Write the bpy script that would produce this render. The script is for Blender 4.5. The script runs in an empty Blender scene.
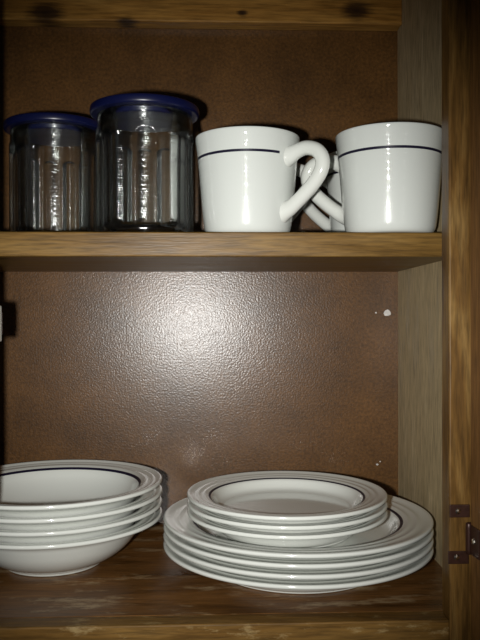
import bpy, bmesh, math, random
from mathutils import Vector, Matrix

random.seed(4)
S = bpy.context.scene
COL = S.collection
CM = 0.01
PI = math.pi

# ------------------------------------------------------------------ scene
S.view_settings.view_transform = 'Standard'
S.view_settings.look = 'None'
S.view_settings.exposure = 0.0
S.view_settings.gamma = 1.0
S.view_settings.use_curve_mapping = False
w = bpy.data.worlds.new('world')
S.world = w
w.use_nodes = True
w.node_tree.nodes['Background'].inputs[0].default_value = (0.9, 0.95, 1.0, 1)
w.node_tree.nodes['Background'].inputs[1].default_value = 0.015

# ------------------------------------------------------------------ node helpers
def new_mat(name):
    m = bpy.data.materials.new(name)
    m.use_nodes = True
    nt = m.node_tree
    return m, nt, nt.nodes['Principled BSDF']

def N(nt, kind, **kw):
    n = nt.nodes.new(kind)
    for k, v in kw.items():
        if k.startswith('i_'):
            n.inputs[k[2:].replace('_', ' ')].default_value = v
        else:
            setattr(n, k, v)
    return n

def ramp(nt, src, stops):
    r = nt.nodes.new('ShaderNodeValToRGB')
    e = r.color_ramp.elements
    while len(e) < len(stops):
        e.new(0.5)
    for el, (p, c) in zip(e, stops):
        el.position = p
        el.color = (*c, 1) if len(c) == 3 else c
    nt.links.new(src, r.inputs[0])
    return r.outputs[0]

def mixc(nt, fac, a, b, mode='MIX'):
    m = nt.nodes.new('ShaderNodeMix')
    m.data_type = 'RGBA'
    m.blend_type = mode
    if isinstance(fac, (int, float)):
        m.inputs['Factor'].default_value = fac
    else:
        nt.links.new(fac, m.inputs['Factor'])
    for sock, v in ((m.inputs['A'], a), (m.inputs['B'], b)):
        if isinstance(v, tuple):
            sock.default_value = (*v, 1)
        else:
            nt.links.new(v, sock)
    return m.outputs['Result']

def math_node(nt, op, a, b=None):
    m = nt.nodes.new('ShaderNodeMath')
    m.operation = op
    for i, v in enumerate((a, b)):
        if v is None:
            continue
        if isinstance(v, (int, float)):
            m.inputs[i].default_value = v
        else:
            nt.links.new(v, m.inputs[i])
    return m.outputs[0]

def grey(v):
    return (v, v, v)

def wood(name, axis, dark, mid, light, rough=0.45, scale=1.0, knots=(), wear=None, coat=0.0, bump=0.15, seed=0.0):
    """stained wood, grain running along an axis; knots = (x, y, z, radius) in metres"""
    m, nt, b = new_mat(name)
    tc = N(nt, 'ShaderNodeTexCoord')
    mp = N(nt, 'ShaderNodeMapping')
    sc = [38 * scale] * 3
    sc['XYZ'.index(axis)] = 5.0 * scale
    mp.inputs['Scale'].default_value = sc
    mp.inputs['Location'].default_value = (seed, seed * 1.7, seed * 0.6)
    nt.links.new(tc.outputs['Object'], mp.inputs[0])
    vec = mp.outputs[0]
    n1 = N(nt, 'ShaderNodeTexNoise', i_Scale=1.0, i_Detail=5.0, i_Roughness=0.6, i_Distortion=0.8)
    nt.links.new(vec, n1.inputs['Vector'])
    mp2 = N(nt, 'ShaderNodeMapping')
    sc2 = [420 * scale] * 3
    sc2['XYZ'.index(axis)] = 30 * scale
    mp2.inputs['Scale'].default_value = sc2
    nt.links.new(tc.outputs['Object'], mp2.inputs[0])
    n2 = N(nt, 'ShaderNodeTexNoise', i_Scale=1.0, i_Detail=3.0, i_Roughness=0.6)
    nt.links.new(mp2.outputs[0], n2.inputs['Vector'])
    c = ramp(nt, n1.outputs['Fac'], [(0.28, dark), (0.5, mid), (0.72, light)])
    f = ramp(nt, n2.outputs['Fac'], [(0.32, grey(0.42)), (0.6, grey(1.12))])
    c = mixc(nt, 0.75, c, f, 'MULTIPLY')
    for (kx, ky, kz, kr) in knots:
        vm = N(nt, 'ShaderNodeVectorMath', operation='SUBTRACT')
        nt.links.new(tc.outputs['Object'], vm.inputs[0])
        vm.inputs[1].default_value = (kx, ky, kz)
        vs = N(nt, 'ShaderNodeVectorMath', operation='MULTIPLY')
        nt.links.new(vm.outputs[0], vs.inputs[0])
        vs.inputs[1].default_value = (0.75, 0.3, 1.2)
        ln = N(nt, 'ShaderNodeVectorMath', operation='LENGTH')
        nt.links.new(vs.outputs[0], ln.inputs[0])
        d = math_node(nt, 'DIVIDE', ln.outputs['Value'], kr)
        d = math_node(nt, 'ADD', d, math_node(nt, 'MULTIPLY', math_node(nt, 'SUBTRACT', n2.outputs['Fac'], 0.5), 0.9))
        k = ramp(nt, d, [(0.0, grey(0.95)), (0.45, grey(0.85)), (1.0, grey(0.0))])
        c = mixc(nt, k, c, (0.02, 0.009, 0.005))
    if wear:
        wcol, lo, hi, wsc = wear
        nw = N(nt, 'ShaderNodeTexNoise', i_Scale=wsc, i_Detail=6.0, i_Roughness=0.72)
        mw = N(nt, 'ShaderNodeMapping')
        ms = [1.0] * 3
        ms['XYZ'.index(axis)] = 0.35
        mw.inputs['Scale'].default_value = ms
        mw.inputs['Location'].default_value = (seed + 3.1, 1.3, 0.4)
        nt.links.new(tc.outputs['Object'], mw.inputs[0])
        nt.links.new(mw.outputs[0], nw.inputs['Vector'])
        wf = ramp(nt, nw.outputs['Fac'], [(lo, grey(0.0)), (hi, grey(0.75))])
        c = mixc(nt, wf, c, wcol)
    nt.links.new(c, b.inputs['Base Color'])
    rr = ramp(nt, n1.outputs['Fac'], [(0.3, grey(rough * 0.8)), (0.7, grey(min(1, rough * 1.25)))])
    nt.links.new(rr, b.inputs['Roughness'])
    b.inputs['Specular IOR Level'].default_value = 0.22
    b.inputs['Coat Weight'].default_value = coat
    b.inputs['Coat Roughness'].default_value = 0.18
    bp = N(nt, 'ShaderNodeBump', i_Strength=bump, i_Distance=0.001)
    nt.links.new(n2.outputs['Fac'], bp.inputs['Height'])
    nt.links.new(bp.outputs[0], b.inputs['Normal'])
    return m

# ------------------------------------------------------------------ materials
def make_hardboard():
    m, nt, b = new_mat('hardboard')
    tc = N(nt, 'ShaderNodeTexCoord')
    n1 = N(nt, 'ShaderNodeTexNoise', i_Scale=14.0, i_Detail=7.0, i_Roughness=0.7)
    n2 = N(nt, 'ShaderNodeTexNoise', i_Scale=300.0, i_Detail=3.0, i_Roughness=0.6)
    nt.links.new(tc.outputs['Object'], n1.inputs['Vector'])
    nt.links.new(tc.outputs['Object'], n2.inputs['Vector'])
    c = ramp(nt, n1.outputs['Fac'], [(0.3, (0.072, 0.032, 0.008)), (0.7, (0.138, 0.062, 0.016))])
    f = ramp(nt, n2.outputs['Fac'], [(0.3, grey(0.5)), (0.7, grey(1.3))])
    c = mixc(nt, 0.8, c, f, 'MULTIPLY')
    nt.links.new(c, b.inputs['Base Color'])
    b.inputs['Roughness'].default_value = 0.36
    b.inputs['Specular IOR Level'].default_value = 0.26
    b.inputs['Coat Weight'].default_value = 0.42
    b.inputs['Coat Roughness'].default_value = 0.2
    nb = N(nt, 'ShaderNodeTexNoise', i_Scale=480.0, i_Detail=3.0, i_Roughness=0.5)
    nt.links.new(tc.outputs['Object'], nb.inputs['Vector'])
    bp = N(nt, 'ShaderNodeBump', i_Strength=0.34, i_Distance=0.0007)
    nt.links.new(nb.outputs['Fac'], bp.inputs['Height'])
    nt.links.new(bp.outputs[0], b.inputs['Normal'])
    nt.links.new(bp.outputs[0], b.inputs['Coat Normal'])
    return m

def plain(name, col, rough=0.4, metal=0.0, spec=0.5, coat=0.0, noise=None):
    m, nt, b = new_mat(name)
    b.inputs['Base Color'].default_value = (*col, 1)
    b.inputs['Roughness'].default_value = rough
    b.inputs['Metallic'].default_value = metal
    b.inputs['Specular IOR Level'].default_value = spec
    b.inputs['Coat Weight'].default_value = coat
    b.inputs['Coat Roughness'].default_value = 0.05
    if noise:
        tc = N(nt, 'ShaderNodeTexCoord')
        n = N(nt, 'ShaderNodeTexNoise', i_Scale=noise, i_Detail=4.0)
        nt.links.new(tc.outputs['Object'], n.inputs['Vector'])
        d = tuple(x * 0.72 for x in col)
        nt.links.new(ramp(nt, n.outputs['Fac'], [(0.35, d), (0.65, col)]), b.inputs['Base Color'])
    return m

def ripple(nt, zscale, xyscale, dist, strength=1.0):
    """fine horizontal waviness left by the mould or the potter's wheel"""
    tc = N(nt, 'ShaderNodeTexCoord')
    mp = N(nt, 'ShaderNodeMapping')
    mp.inputs['Scale'].default_value = (xyscale, xyscale, zscale)
    nt.links.new(tc.outputs['Object'], mp.inputs[0])
    n = N(nt, 'ShaderNodeTexNoise', i_Scale=1.0, i_Detail=2.0, i_Roughness=0.5)
    nt.links.new(mp.outputs[0], n.inputs['Vector'])
    bp = N(nt, 'ShaderNodeBump', i_Strength=strength, i_Distance=dist)
    nt.links.new(n.outputs['Fac'], bp.inputs['Height'])
    return bp.outputs[0]

def make_glass(name, clear, ior):
    """clear pressed glass: mostly straight-through, partly refracted, wavy reflections on top"""
    m, nt, b = new_mat(name)
    out = nt.nodes['Material Output']
    nt.nodes.remove(b)
    rf = N(nt, 'ShaderNodeBsdfRefraction', i_Roughness=0.0, i_IOR=ior)
    rf.inputs['Color'].default_value = (0.98, 1.0, 0.985, 1)
    t = N(nt, 'ShaderNodeBsdfTransparent')
    t.inputs['Color'].default_value = (0.985, 1.0, 0.99, 1)
    mx = N(nt, 'ShaderNodeMixShader')
    mx.inputs[0].default_value = 1 - clear
    nt.links.new(t.outputs[0], mx.inputs[1])
    nt.links.new(rf.outputs[0], mx.inputs[2])
    gl = N(nt, 'ShaderNodeBsdfGlossy', i_Roughness=0.12)
    nt.links.new(ripple(nt, 900.0, 40.0, 0.00032), gl.inputs['Normal'])
    fr = N(nt, 'ShaderNodeFresnel', i_IOR=1.58)
    mx2 = N(nt, 'ShaderNodeMixShader')
    nt.links.new(fr.outputs[0], mx2.inputs[0])
    nt.links.new(mx.outputs[0], mx2.inputs[1])
    nt.links.new(gl.outputs[0], mx2.inputs[2])
    nt.links.new(mx2.outputs[0], out.inputs['Surface'])
    return m

M = {}
M['hardboard'] = make_hardboard()
M['side'] = wood('side_veneer', 'Z', (0.40, 0.31, 0.17), (0.50, 0.39, 0.22), (0.60, 0.48, 0.29), rough=0.5, scale=1.5)
M['stile'] = wood('stained_frame', 'Z', (0.050, 0.021, 0.005), (0.150, 0.076, 0.018), (0.29, 0.175, 0.055), rough=0.4, scale=1.1, seed=2.0)
M['rail'] = wood('stained_rail', 'X', (0.065, 0.030, 0.006), (0.145, 0.072, 0.015), (0.23, 0.125, 0.03), rough=0.45,
                 wear=((0.38, 0.27, 0.12), 0.55, 0.66, 70.0))
M['shelf'] = wood('shelf_wood', 'X', (0.085, 0.043, 0.009), (0.165, 0.089, 0.020), (0.25, 0.147, 0.040), rough=0.36, seed=5.0)
M['floor'] = wood('varnished_floor', 'X', (0.07, 0.030, 0.008), (0.155, 0.068, 0.018), (0.25, 0.115, 0.034), rough=0.33,
                  wear=((0.40, 0.29, 0.16), 0.54, 0.66, 42.0), seed=1.0)
M['door'] = wood('door_wood', 'Z', (0.09, 0.04, 0.011), (0.18, 0.085, 0.025), (0.28, 0.14, 0.045), rough=0.4, seed=7.0)
M['ceramic'] = plain('white_glaze', (0.70, 0.715, 0.665), rough=0.12, coat=0.6)
def mug_glaze():
    m = plain('mug_glaze', (0.66, 0.685, 0.645), rough=0.25, spec=0.2, coat=0.8)
    b = m.node_tree.nodes['Principled BSDF']
    m.node_tree.links.new(ripple(m.node_tree, 260.0, 5.0, 0.0012), b.inputs['Coat Normal'])
    return m
M['mug'] = mug_glaze()
M['navy'] = plain('navy_glaze', (0.010, 0.008, 0.024), rough=0.35, spec=0.25)
M['glass'] = make_glass('clear_glass', 0.94, 1.45)
M['glass_in'] = make_glass('clear_glass_inside', 0.98, 1.1)
M['lid'] = plain('blue_plastic', (0.004, 0.006, 0.038), rough=0.3)
M['bronze'] = plain('bronze_metal', (0.055, 0.022, 0.014), rough=0.38, metal=0.35, noise=300.0)
M['screw'] = plain('screw_metal', (0.62, 0.56, 0.48), rough=0.25, metal=1.0)
M['white_plastic'] = plain('white_plastic', (0.62, 0.62, 0.56), rough=0.4)
M['chip'] = plain('pale_chip', (0.75, 0.72, 0.68), rough=0.6, noise=200.0)

# ------------------------------------------------------------------ mesh helpers
def link(name, bm, mats, parent=None, loc=(0, 0, 0), smooth=True):
    me = bpy.data.meshes.new(name)
    bmesh.ops.recalc_face_normals(bm, faces=bm.faces)
    bm.to_mesh(me)
    bm.free()
    for m in (mats if isinstance(mats, (list, tuple)) else [mats]):
        me.materials.append(m)
    if smooth:
        for p in me.polygons:
            p.use_smooth = True
    o = bpy.data.objects.new(name, me)
    COL.objects.link(o)
    o.location = loc
    if parent:
        o.parent = parent
    return o

def thing(name, label, cat, loc=(0, 0, 0), rz=0.0, group=None):
    o = bpy.data.objects.new(name, None)
    COL.objects.link(o)
    o.empty_display_size = 0.02
    o.location = loc
    o.rotation_euler = (0, 0, rz)
    o['label'] = label
    o['category'] = cat
    if group:
        o['group'] = group
    return o

def dup(root, loc, rz, label):
    r = root.copy()
    COL.objects.link(r)
    r.location = loc
    r.rotation_euler = (0, 0, rz)
    r['label'] = label
    for ch in list(root.children):
        c = ch.copy()
        COL.objects.link(c)
        c.parent = r
        for g in list(ch.children):
            d = g.copy()
            COL.objects.link(d)
            d.parent = c
    return r

def add_box(bm, x0, x1, y0, y1, z0, z1, bev=0.0):
    """box in centimetres with bevelled edges"""
    t = bmesh.new()
    bmesh.ops.create_cube(t, size=1.0)
    for v in t.verts:
        v.co = Vector(((x0 + x1) / 2 + v.co.x * (x1 - x0), (y0 + y1) / 2 + v.co.y * (y1 - y0), (z0 + z1) / 2 + v.co.z * (z1 - z0))) * CM
    if bev > 0:
        bmesh.ops.bevel(t, geom=list(t.edges), offset=bev * CM, segments=3, profile=0.5, affect='EDGES')
    me = bpy.data.meshes.new('tmp')
    t.to_mesh(me)
    t.free()
    bm.from_mesh(me)
    bpy.data.meshes.remove(me)

def box_obj(name, dims, mat, parent, bev=0.12):
    bm = bmesh.new()
    add_box(bm, *dims, bev)
    o = link(name, bm, mat, parent, smooth=False)
    return o

def chaikin(p, it=2):
    for _ in range(it):
        q = [p[0]]
        for a, b in zip(p, p[1:]):
            q.append((a[0] * .75 + b[0] * .25, a[1] * .75 + b[1] * .25))
            q.append((a[0] * .25 + b[0] * .75, a[1] * .25 + b[1] * .75))
        q.append(p[-1])
        p = q
    return p

def split_at(p, vals, axis, keep):
    """insert points where the profile crosses vals on the given axis (only on segments that pass keep)"""
    out = [p[0]]
    for a, b in zip(p, p[1:]):
        if keep(a, b):
            cuts = []
            for v in vals:
                d = b[axis] - a[axis]
                if abs(d) > 1e-9:
                    t = (v - a[axis]) / d
                    if 1e-4 < t < 1 - 1e-4:
                        cuts.append(t)
            for t in sorted(cuts):
                out.append((a[0] + (b[0] - a[0]) * t, a[1] + (b[1] - a[1]) * t))
        out.append(b)
    return out

def lathe(profile, segs=96, band=None):
    """profile of (r, z) in cm starting and ending on the axis; band(r, z, angle, i) -> material index"""
    bm = bmesh.new()
    rings = []
    for (r, z) in profile:
        if r < 1e-6:
            rings.append([bm.verts.new((0, 0, z * CM))])
        else:
            rings.append([bm.verts.new((r * CM * math.cos(2 * PI * k / segs), r * CM * math.sin(2 * PI * k / segs), z * CM)) for k in range(segs)])
    for i in range(len(rings) - 1):
        A, B = rings[i], rings[i + 1]
        mr = (profile[i][0] + profile[i + 1][0]) / 2
        mz = (profile[i][1] + profile[i + 1][1]) / 2
        for k in range(segs):
            k2 = (k + 1) % segs
            if len(A) == 1 and len(B) == 1:
                continue
            if len(A) == 1:
                f = bm.faces.new((A[0], B[k], B[k2]))
            elif len(B) == 1:
                f = bm.faces.new((A[k], B[0], A[k2]))
            else:
                f = bm.faces.new((A[k], B[k], B[k2], A[k2]))
            if band:
                f.material_index = band(mr, mz, 2 * PI * (k + 0.5) / segs, i)
    return bm

def add_tube(bm, pts, radii, segs=16, caps=True, squash=1.0):
    """sweep along pts (cm, 3D) whose plane is X-Z; squash scales the width across the plane"""
    rings = []
    n = len(pts)
    for i, p in enumerate(pts):
        a = Vector(pts[max(0, i - 1)])
        b = Vector(pts[min(n - 1, i + 1)])
        t = (b - a).normalized()
        side = Vector((0, 1, 0))
        if abs(t.dot(side)) > 0.95:
            side = Vector((1, 0, 0))
        up = t.cross(side).normalized()
        side = up.cross(t).normalized()
        ring = []
        for k in range(segs):
            an = 2 * PI * k / segs
            ring.append(bm.verts.new((Vector(p) + (up * math.cos(an) + side * math.sin(an) * squash) * radii[i]) * CM))
        rings.append(ring)
    for A, B in zip(rings, rings[1:]):
        for k in range(segs):
            bm.faces.new((A[k], A[(k + 1) % segs], B[(k + 1) % segs], B[k]))
    if caps:
        bm.faces.new(rings[0][::-1])
        bm.faces.new(rings[-1])

def catmull(p, per=8):
    q = []
    P = [p[0]] + list(p) + [p[-1]]
    for i in range(1, len(P) - 2):
        for s in range(per):
            t = s / per
            q.append(tuple(0.5 * ((2 * P[i][d]) + (-P[i - 1][d] + P[i + 1][d]) * t + (2 * P[i - 1][d] - 5 * P[i][d] + 4 * P[i + 1][d] - P[i + 2][d]) * t * t
                           + (-P[i - 1][d] + 3 * P[i][d] - 3 * P[i + 1][d] + P[i + 2][d]) * t ** 3) for d in range(len(p[0]))))
    q.append(tuple(p[-1]))
    return q

# ------------------------------------------------------------------ layout (cm): x across, y depth from the camera, z up from the cabinet floor
CAM_Z = 24.5
BACK = 90.0            # face of the back panel
FR0, FR1 = 60.0, 62.0  # face frame front and back
WALL = 22.5            # inside of the side panel
LWALL = -63.0
OPEN_R = 19.17         # inner edge of the stile
OPEN_L = -18.24        # inner edge of the middle stile
TOP = CAM_Z + 50.0
SHELF_Z0, SHELF_Z1 = CAM_Z + 5.55, CAM_Z + 7.76
SHELF_Y = 67.6

# ------------------------------------------------------------------ the cabinet
cab = thing('kitchen_cabinet', 'brown stained wooden kitchen cabinet with one shelf, its door swung open', 'cabinet')
bp_ = box_obj('back_panel', (LWALL, WALL, BACK, BACK + 0.6, 0, TOP), M['hardboard'], cab, 0.0)
bp_['label'] = 'dark brown glossy hardboard back'
box_obj('side_panel', (WALL, WALL + 1.6, FR1, BACK + 0.6, -1.9, TOP), M['side'], cab, 0.0)['label'] = 'greyish tan veneer side'
box_obj('side_panel', (LWALL - 1.6, LWALL, FR1, BACK + 0.6, -1.9, TOP), M['side'], cab, 0.0)
box_obj('bottom_panel', (LWALL, WALL, FR1 + 0.03, BACK, -1.9, 0), M['floor'], cab, 0.0)['label'] = 'dark varnished scuffed cabinet floor'
box_obj('top_panel', (LWALL, WALL, FR1, BACK, TOP - 1.6, TOP), M['side'], cab, 0.0)
box_obj('shelf', (LWALL, WALL, SHELF_Y, BACK, SHELF_Z0, SHELF_Z1), M['shelf'], cab, 0.12)['label'] = 'light brown wooden shelf'

def kp(px, py, d):
    return ((px - 212) * d / 750 * CM, d * CM, (CAM_Z + (318 - py) * d / 750) * CM)
HR = 87.8
knots = [(*kp(48, 16, HR), 0.020), (*kp(128, 25, HR), 0.012), (*kp(358, 9, HR), 0.017), (*kp(243, 13, HR), 0.006)]
M['hang'] = wood('knotty_pine', 'X', (0.28, 0.125, 0.024), (0.42, 0.21, 0.045), (0.56, 0.31, 0.08), rough=0.45, scale=0.8, knots=knots, seed=3.0)
box_obj('hanging_rail', (LWALL, WALL, HR, BACK, CAM_Z + 34.6, CAM_Z + 43), M['hang'], cab, 0.15)['label'] = 'knotty pine rail along the top of the back'

box_obj('stile', (OPEN_R, OPEN_R + 4.6, FR0, FR1, -5, TOP), M['stile'], cab, 0.12)
box_obj('stile', (OPEN_L - 4.6, OPEN_L, FR0, FR1, -5, TOP), M['stile'], cab, 0.12)
box_obj('stile', (LWALL - 1.6, LWALL + 2.6, FR0, FR1, -5, TOP), M['stile'], cab, 0.12)
for (a, b_) in ((OPEN_L, OPEN_R), (LWALL + 2.6, OPEN_L - 4.6)):
    box_obj('bottom_rail', (a, b_, FR0, FR1, -5, 0.0), M['rail'], cab, 0.12)
    box_obj('top_rail', (a, b_, FR0, FR1, TOP - 5, TOP), M['rail'], cab, 0.12)

# pale chips knocked out of the hardboard
def chip(x, z, s, n):
    bm = bmesh.new()
    c0 = bm.verts.new((x * CM, (BACK - 0.06) * CM, z * CM))
    ring = []
    ring2 = []
    for k in range(n):
        a = 2 * PI * k / n
        r = s * random.uniform(0.6, 1.15)
        ring.append(bm.verts.new(((x + r * math.cos(a)) * CM, (BACK - 0.035) * CM, (z + r * 0.75 * math.sin(a)) * CM)))
        ring2.append(bm.verts.new(((x + r * 1.1 * math.cos(a)) * CM, (BACK + 0.05) * CM, (z + r * 0.82 * math.sin(a)) * CM)))
    for k in range(n):
        bm.faces.new((c0, ring[k], ring[(k + 1) % n]))
        bm.faces.new((ring[k], ring2[k], ring2[(k + 1) % n], ring[(k + 1) % n]))
    link('chip', bm, M['chip'], bp_, smooth=False)['label'] = 'pale chipped spot'
def at_back(px, py):
    return (px - 212) * BACK / 750, CAM_Z + (318 - py) * BACK / 750
for (px, py, s, n) in ((388.5, 312.5, 0.56, 9), (377, 313, 0.18, 6), (378, 466, 0.16, 7), (381, 463, 0.1, 6)):
    chip(*at_back(px, py), s, n)

# ------------------------------------------------------------------ open door, hinged on the stile
DX0 = 20.75
door_ang = math.radians(4)
door = bpy.data.objects.new('door', None)
COL.objects.link(door)
door.parent = cab
door.location = (DX0 * CM, 59.75 * CM, 0)
door.rotation_euler = (0, 0, door_ang)
door['label'] = 'darker stained cabinet door standing open'
DZ0, DZ1 = -3.5, TOP - 3.5
# the door's leaf runs from the hinge towards the room (local -y), its inner face at local x = 0
box_obj('door_frame', (0, 2.0, -6.0, 0, DZ0, DZ1), M['door'], door, 0.3)
box_obj('door_frame', (0, 2.0, -40.0, -34.0, DZ0, DZ1), M['door'], door, 0.3)
box_obj('door_frame', (0, 2.0, -34.0, -6.0, DZ0, DZ0 + 6), M['door'], door, 0.3)
box_obj('door_frame', (0, 2.0, -34.0, -6.0, DZ1 - 6, DZ1), M['door'], door, 0.3)
box_obj('door_panel', (0.5, 1.5, -34.2, -5.8, DZ0 + 5.8, DZ1 - 5.8), M['door'], door, 0.1)
bm = lathe(chaikin([(0, 2.8), (0.9, 2.8), (1.5, 2.4), (1.5, 1.9), (0.8, 1.4), (0.7, 0.2), (1.0, 0), (0, 0)]), 32)
kn = link('knob', bm, M['bronze'], door)
kn.rotation_euler = (0, PI / 2, 0)
kn.location = (2.0 * CM, -37 * CM, 14 * CM)

# ------------------------------------------------------------------ hinge
hinge = bpy.data.objects.new('hinge', None)
COL.objects.link(hinge)
hinge.parent = cab
hinge['label'] = 'dark bronze hinge with two screwed tabs'
def zf(py, d=FR0):
    return CAM_Z + (318 - py) * d / 750
def xf(px, d=FR0):
    return (px - 212) * d / 750
def screw(x, z, ax):
    bm = lathe([(0, 0.13), (0.12, 0.13), (0.22, 0.09), (0.27, 0.0), (0, 0.0)], 20)
    # cross recess
    add_box(bm, -0.17, 0.17, -0.03, 0.03, 0.10, 0.145)
    o = link('screw', bm, M['screw'], hinge, smooth=False)
    if ax == 'y':
        o.rotation_euler = (PI / 2, 0, 0.4)
        o.location = (x * CM, (FR0 - 0.16) * CM, z * CM)
    else:
        o.rotation_euler = (0, -PI / 2, door_ang)
        o.location = x
    o['label'] = 'shiny screw head'
for (x0, x1, y0, y1, sx, sy) in ((451.5, 472, 507, 520, 460, 513.5), (450, 471, 554, 567, 458.5, 560)):
    box_obj('tab', (xf(x0), xf(x1), FR0 - 0.16, FR0, zf(y1), zf(y0)), M['bronze'], hinge, 0.05)
    screw(xf(sx), zf(sy), 'y')
# leaf on the door face and the knuckle barrel
za, zb = zf(561, 58.5), zf(531, 58.5)
bm = bmesh.new()
add_box(bm, -0.14, 0.0, -1.9, 0.1, za, zb, 0.05)
lf = link('leaf', bm, M['bronze'], hinge, loc=(DX0 * CM, 59.6 * CM, 0), smooth=False)
lf.rotation_euler = (0, 0, door_ang)
screw(((DX0 - 0.13 + 0.06) * CM, (59.6 - 0.95) * CM, (zf(546, 58.4)) * CM), 0, 'x')
bm = lathe(chaikin([(0, zb + 0.15), (0.2, zb + 0.1), (0.26, zb), (0.26, (za + zb) / 2), (0.26, za), (0.2, za - 0.1), (0, za - 0.15)], 1), 20)
link('knuckle', bm, M['bronze'], hinge, loc=((DX0 - 0.12) * CM, 59.62 * CM, 0))

# ------------------------------------------------------------------ roller catch on the middle stile
cz0, cz1 = zf(341, 64), zf(305, 64)
catch = bpy.data.objects.new('door_catch', None)
COL.objects.link(catch)
catch.parent = cab
catch['label'] = 'pale plastic door catch'
box_obj('catch_body', (OPEN_L - 1.0, OPEN_L + 0.36, FR1, FR1 + 2.6, cz0, cz1), M['white_plastic'], catch, 0.12)
bm = lathe([(0, 1.0), (0.4, 1.0), (0.45, 0.9), (0.45, -0.9), (0.4, -1.0), (0, -1.0)], 20)
link('catch_roller', bm, M['bronze'], catch, loc=((OPEN_L - 0.1) * CM, (FR1 + 2.75) * CM, (cz0 + cz1) / 2 * CM))

# ------------------------------------------------------------------ plates
def plate_mesh(R, zs=1.06):
    P = [(0, .78), (.30 * R, .78), (.61 * R, .78), (.645 * R, .79), (.69 * R, 1.0), (.72 * R, 1.35), (.748 * R, 1.80), (.775 * R, 1.93), (.80 * R, 1.99), (.822 * R, 2.07),
         (.842 * R, 2.04), (.862 * R, 2.07), (.885 * R, 2.15), (.905 * R, 2.12), (.93 * R, 2.15), (.965 * R, 2.27), (.988 * R, 2.32), (1.0 * R, 2.24), (1.0 * R, 2.04),
         (.985 * R, 1.90), (.95 * R, 1.82), (.86 * R, 1.66), (.79 * R, 1.50), (.755 * R, 1.22), (.705 * R, .50), (.665 * R, .26), (.645 * R, .20), (.64 * R, .02), (.63 * R, 0.0), (.61 * R, 0.0),
         (.60 * R, .02), (.585 * R, .22), (.40 * R, .24), (0, .24)]
    P = [(x, z * zs) for (x, z) in P]
    P = chaikin(P, 2)
    a, b = .762 * R, .785 * R
    P = split_at(P, (a, b), 0, lambda p, q: (p[1] + q[1]) / 2 > 1.72 * zs)
    return lathe(P, 128, lambda r, z, an, i: 1 if a < r < b and z > 1.72 * zs else 0)

def stack(name, cat, group, me_bm, loc, step, labels, tilt=0):
    first = None
    for k, lab in enumerate(labels):            # from the bottom up
        L = (loc[0] * CM + random.uniform(-1, 1) * 0.0002, loc[1] * CM + random.uniform(-1, 1) * 0.0002, (loc[2] + k * step) * CM)
        if first is None:
            o = link(name, me_bm, [M['ceramic'], M['navy']])
            o['category'] = cat
            o['group'] = group
            first = o
        else:
            o = first.copy()
            COL.objects.link(o)
        o.location = L
        o['label'] = lab

STEP = 0.86
PR, SR = 13.25, 9.8
PX, PY = 8.4, 74.6
stack('dinner_plate', 'plate', 'large plates stacked on the cabinet floor', plate_mesh(PR), (PX, PY, 0.02), STEP,
      ['large white dinner plate at the very bottom, on the cabinet floor',
       'large white dinner plate, second from the bottom of the wide plate stack',
       'large white dinner plate, second from the top of the four wide plates',
       'large white navy-lined dinner plate topmost of the wide plates, directly beneath the smaller plates'])
stack('side_plate', 'plate', 'smaller plates on top of the large plates', plate_mesh(SR, 1.0), (7.3, 73.8, 0.02 + 3 * STEP + 0.90), 0.82,
      ['smaller white plate, lowest of three, resting in the top large plate',
       'smaller white plate in the middle of the three smaller plates',
       'smaller white plate with full navy ring showing, topmost of the plate stack'])

# ------------------------------------------------------------------ bowls
def bowl_mesh(R):
    P = [(0, .88), (.20 * R, .88), (.36 * R, .98), (.46 * R, 1.12), (.56 * R, 1.50), (.66 * R, 2.25), (.735 * R, 3.1), (.77 * R, 3.92), (.79 * R, 4.24), (.82 * R, 4.40), (.845 * R, 4.50),
         (.87 * R, 4.46), (.895 * R, 4.51), (.918 * R, 4.60), (.938 * R, 4.57), (.965 * R, 4.72), (.986 * R, 4.80), (1.0 * R, 4.70), (1.0 * R, 4.48), (.982 * R, 4.34), (.93 * R, 4.24),
         (.86 * R, 4.06), (.81 * R, 3.70), (.775 * R, 3.12), (.70 * R, 1.98), (.60 * R, 1.05), (.50 * R, .50), (.455 * R, .30), (.445 * R, .03), (.435 * R, 0), (.41 * R, 0), (.40 * R, .03),
         (.385 * R, .25), (.2 * R, .30), (0, .30)]
    P = chaikin(P, 2)
    a, b = .780 * R, .802 * R
    P = split_at(P, (a, b), 0, lambda p, q: (p[1] + q[1]) / 2 > 3.95)
    return lathe(P, 128, lambda r, z, an, i: 1 if a < r < b and z > 3.95 else 0)
stack('bowl', 'bowl', 'bowls stacked on the cabinet floor', bowl_mesh(10.85), (-15.95, 76.4, 0.02), 1.14,
      ['white bowl at the bottom of the bowl stack, its curved base on the cabinet floor',
       'white bowl, second from the bottom of the bowl stack',
       'white bowl directly under the topmost bowl of the stack',
       'white bowl with navy ring inside, topmost and open to view'])

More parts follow.
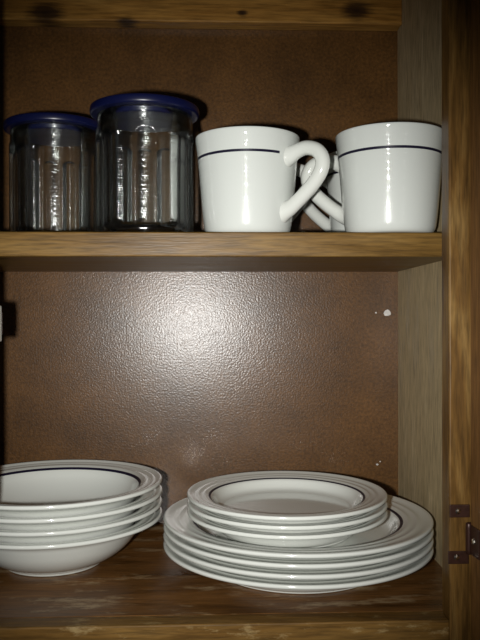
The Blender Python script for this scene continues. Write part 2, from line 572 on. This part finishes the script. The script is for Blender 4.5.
# ------------------------------------------------------------------ mugs: handle along local +x
MH = 9.65
def body_r(z):
    """outer radius of the mug's wall at a height"""
    T = [(0.0, 3.6), (.5, 4.1), (1.1, 4.22), (2.6, 4.38), (4.4, 4.52), (6.2, 4.66), (7.4, 4.78), (8.2, 4.86), (9.65, 5.0)]
    z = min(max(z, 0.0), 9.65)
    for (a, p), (b, q) in zip(T, T[1:]):
        if z <= b:
            return p + (q - p) * (z - a) / (b - a)
    return 5.0
def mug(label, loc, rz):
    t = thing('mug', label, 'mug', loc, rz, 'striped mugs on the shelf')
    out = [(0, .12), (2.9, .12), (3.1, 0.0), (3.5, 0.0), (3.85, .12), (4.1, .5), (4.22, 1.1), (4.38, 2.6), (4.52, 4.4), (4.66, 6.2), (4.78, 7.4), (4.86, 8.2), (4.96, 9.0),
           (5.03, MH - .12), (4.98, MH), (4.85, MH), (4.74, MH - .15), (4.60, 8.8), (4.42, 7.4), (4.2, 5.0), (4.0, 2.6), (3.8, 1.2), (3.4, .7), (2.5, .55), (0, .55)]
    P = chaikin(out, 2)
    z0, z1 = 7.38, 7.62
    P = split_at(P, (z0, z1), 1, lambda p, q: min(p[0], q[0]) > 4.6)
    gap = math.radians(17)
    bm = lathe(P, 128, lambda r, z, an, i: 1 if (z0 < z < z1 and r > 4.6 and min(an, 2 * PI - an) > gap) else 0)
    link('body', bm, [M['mug'], M['navy']], t)
    pts = catmull([(3.9, 0, 7.1), (4.8, 0, 7.3), (5.6, 0, 7.7), (6.6, 0, 7.9), (7.7, 0, 7.5), (8.25, 0, 6.6), (8.1, 0, 5.6), (7.4, 0, 4.6), (6.4, 0, 3.65), (5.5, 0, 2.9), (4.7, 0, 2.3), (3.8, 0, 1.9)], 12)
    bm = bmesh.new()
    add_tube(bm, pts, [0.67] * len(pts), 28, True, 0.95)
    bm.verts.ensure_lookup_table()
    for i, v in enumerate(bm.verts):                    # a smooth fillet where the handle meets the wall
        c = Vector(pts[min(i // 28, len(pts) - 1)])
        p = v.co / CM
        q = math.hypot(p.x, p.y)
        nrm = Vector((p.x / q, p.y / q, 0))
        sd = q - body_r(p.z)
        d = p - c
        d -= nrm * d.dot(nrm)
        if d.length > 1e-6:
            p = p + d.normalized() * 0.26 * math.exp(-max(sd, 0.0) / 0.35)
        q2 = math.hypot(p.x, p.y)
        want = body_r(p.z) + (sd if sd > 0.0 else max(sd, -0.16))
        p.x *= want / q2
        p.y *= want / q2
        v.co = p * CM
    link('handle', bm, M['ceramic'], t)
    return t
SZ = (SHELF_Z1 + 0.02) * CM
mA = mug('white navy-striped mug at the shelf edge, next to the front glass jar', (3.45 * CM, 72.2 * CM, SZ), math.radians(-38))
dup(mA, (4.2 * CM, 83.8 * CM, SZ), math.radians(-45), 'white mug almost hidden behind the mug next to the jar, only its handle showing')
mB = dup(mA, (17.05 * CM, 71.3 * CM, SZ), math.radians(180 - 30), 'white navy-striped mug at the shelf edge, against the cabinet side wall')
mB.scale = (1.03, 1.03, 1.0)
mA.scale = (1, 1, 0.98)
mD = dup(mA, (17.4 * CM, 82.0 * CM, SZ), math.radians(180 - 35), 'white mug tucked behind the mug that stands against the side wall')

# ------------------------------------------------------------------ glass jars
JH = 11.85
def jar(label, loc, rz):
    t = thing('glass_jar', label, 'jar', loc, rz, 'lidded glass jars on the shelf')
    NP, segs = 14, 14 * 16
    bm = bmesh.new()
    def outer(an, z):
        R = 4.70
        u = (an / (2 * PI) * NP) % 1.0 * 2 - 1          # -1..1 across one panel
        top = 9.1 + 0.75 * math.sqrt(max(0, 1 - u * u))
        k = min(1, max(0, (top - z) / 0.28)) * min(1, max(0, (z - 0.55) / 0.4))
        k = k * k * (3 - 2 * k)
        sag = 0.42 * math.cos(u * PI / 2) ** 2
        neck = 0.0
        if z > 10.35:
            neck = -0.12 * min(1, (z - 10.35) / 0.3)
        base = -0.22 * max(0, 1 - z / 0.35) ** 2
        return R - k * sag + neck + base
    zs = [0, .06, .15, .3, .5, .62, .75, .9, 1.2, 2, 3, 4, 5, 6, 7, 8, 8.6] + [8.8 + .1 * i for i in range(13)] + [10.2, 10.35, 10.5, 10.65, 11.2, JH - .12]
    prof = []
    prof.append(('ax', 0, .15))
    prof += [('c', 3.4, .15), ('c', 3.9, .0)]
    prof += [('o', None, z) for z in zs]
    prof += [('c', 4.52, JH), ('c', 4.36, JH), ('c', 4.26, JH - .1), ('c', 4.22, 10.6), ('c', 4.08, 9.5), ('c', 4.05, 6), ('c', 4.03, 1.8), ('c', 3.95, 1.15), ('c', 3.6, .9), ('c', 2, .82), ('ax', 0, .8)]
    rings = []
    for (kd, r, z) in prof:
        if kd == 'ax':
            rings.append([bm.verts.new((0, 0, z * CM))])
            continue
        ring = []
        for k in range(segs):
            an = 2 * PI * k / segs
            rr = outer(an, z) if kd == 'o' else r
            ring.append(bm.verts.new((rr * CM * math.cos(an), rr * CM * math.sin(an), z * CM)))
        rings.append(ring)
    n_out = 3 + len(zs)
    for i, (A, B) in enumerate(zip(rings, rings[1:])):
        for k in range(segs):
            k2 = (k + 1) % segs
            if len(A) == 1:
                f = bm.faces.new((A[0], B[k], B[k2]))
            elif len(B) == 1:
                f = bm.faces.new((A[k], B[0], A[k2]))
            else:
                f = bm.faces.new((A[k], B[k], B[k2], A[k2]))
            f.material_index = 1 if i > n_out else 0
    gb = link('glass_body', bm, [M['glass'], M['glass_in']], t)
    gb['label'] = 'clear fluted glass'
    L = JH + 0.02
    bm = lathe(chaikin([(0, L - .5), (3.9, L - .5), (4.14, L - .45), (4.16, L - .05), (4.3, L), (5.0, L), (5.2, L + .06), (5.26, L + .25), (5.26, L + .62), (5.18, L + .8), (4.9, L + .88),
                        (4.5, L + .88), (4.3, L + .8), (0, L + .8)], 2), 96)
    link('lid', bm, M['lid'], t)['label'] = 'dark blue plastic lid'
    return t
mD.scale = (1, 1, 1.03)
JZ = 0.985
jA = jar('clear glass jar with blue lid, in front, next to the white mug', (-6.45 * CM, 73.0 * CM, SZ), 0.1)
jA.scale = (1, 1, JZ)
dup(jA, (-16.4 * CM, 79.6 * CM, SZ), 0.33, 'clear glass jar with blue lid standing farther back, partly behind the other jar')

# ------------------------------------------------------------------ camera and its flash
cam = bpy.data.cameras.new('camera')
co = bpy.data.objects.new('camera', cam)
COL.objects.link(co)
cam.sensor_fit = 'VERTICAL'
cam.sensor_height = 24
cam.lens = 750 / 640 * 24
cam.clip_start = 0.01
co.location = (0, 0, CAM_Z * CM)
yaw = math.atan(28 / 750)
co.rotation_euler = (math.radians(90 - 0.15), math.radians(0.12), -yaw)
S.camera = co

fl = bpy.data.lights.new('flash', 'SPOT')
fo = bpy.data.objects.new('flash', fl)
COL.objects.link(fo)
fl.energy = 25
fl.color = (1.0, 0.995, 0.965)
fl.shadow_soft_size = 0.008
fl.spot_size = math.radians(63)
fl.spot_blend = 1.0
fo.location = (-4.6 * CM, 0.0, (CAM_Z - 1.2) * CM)
fo.rotation_euler = (math.radians(88.8), 0, -yaw - math.radians(1.5))
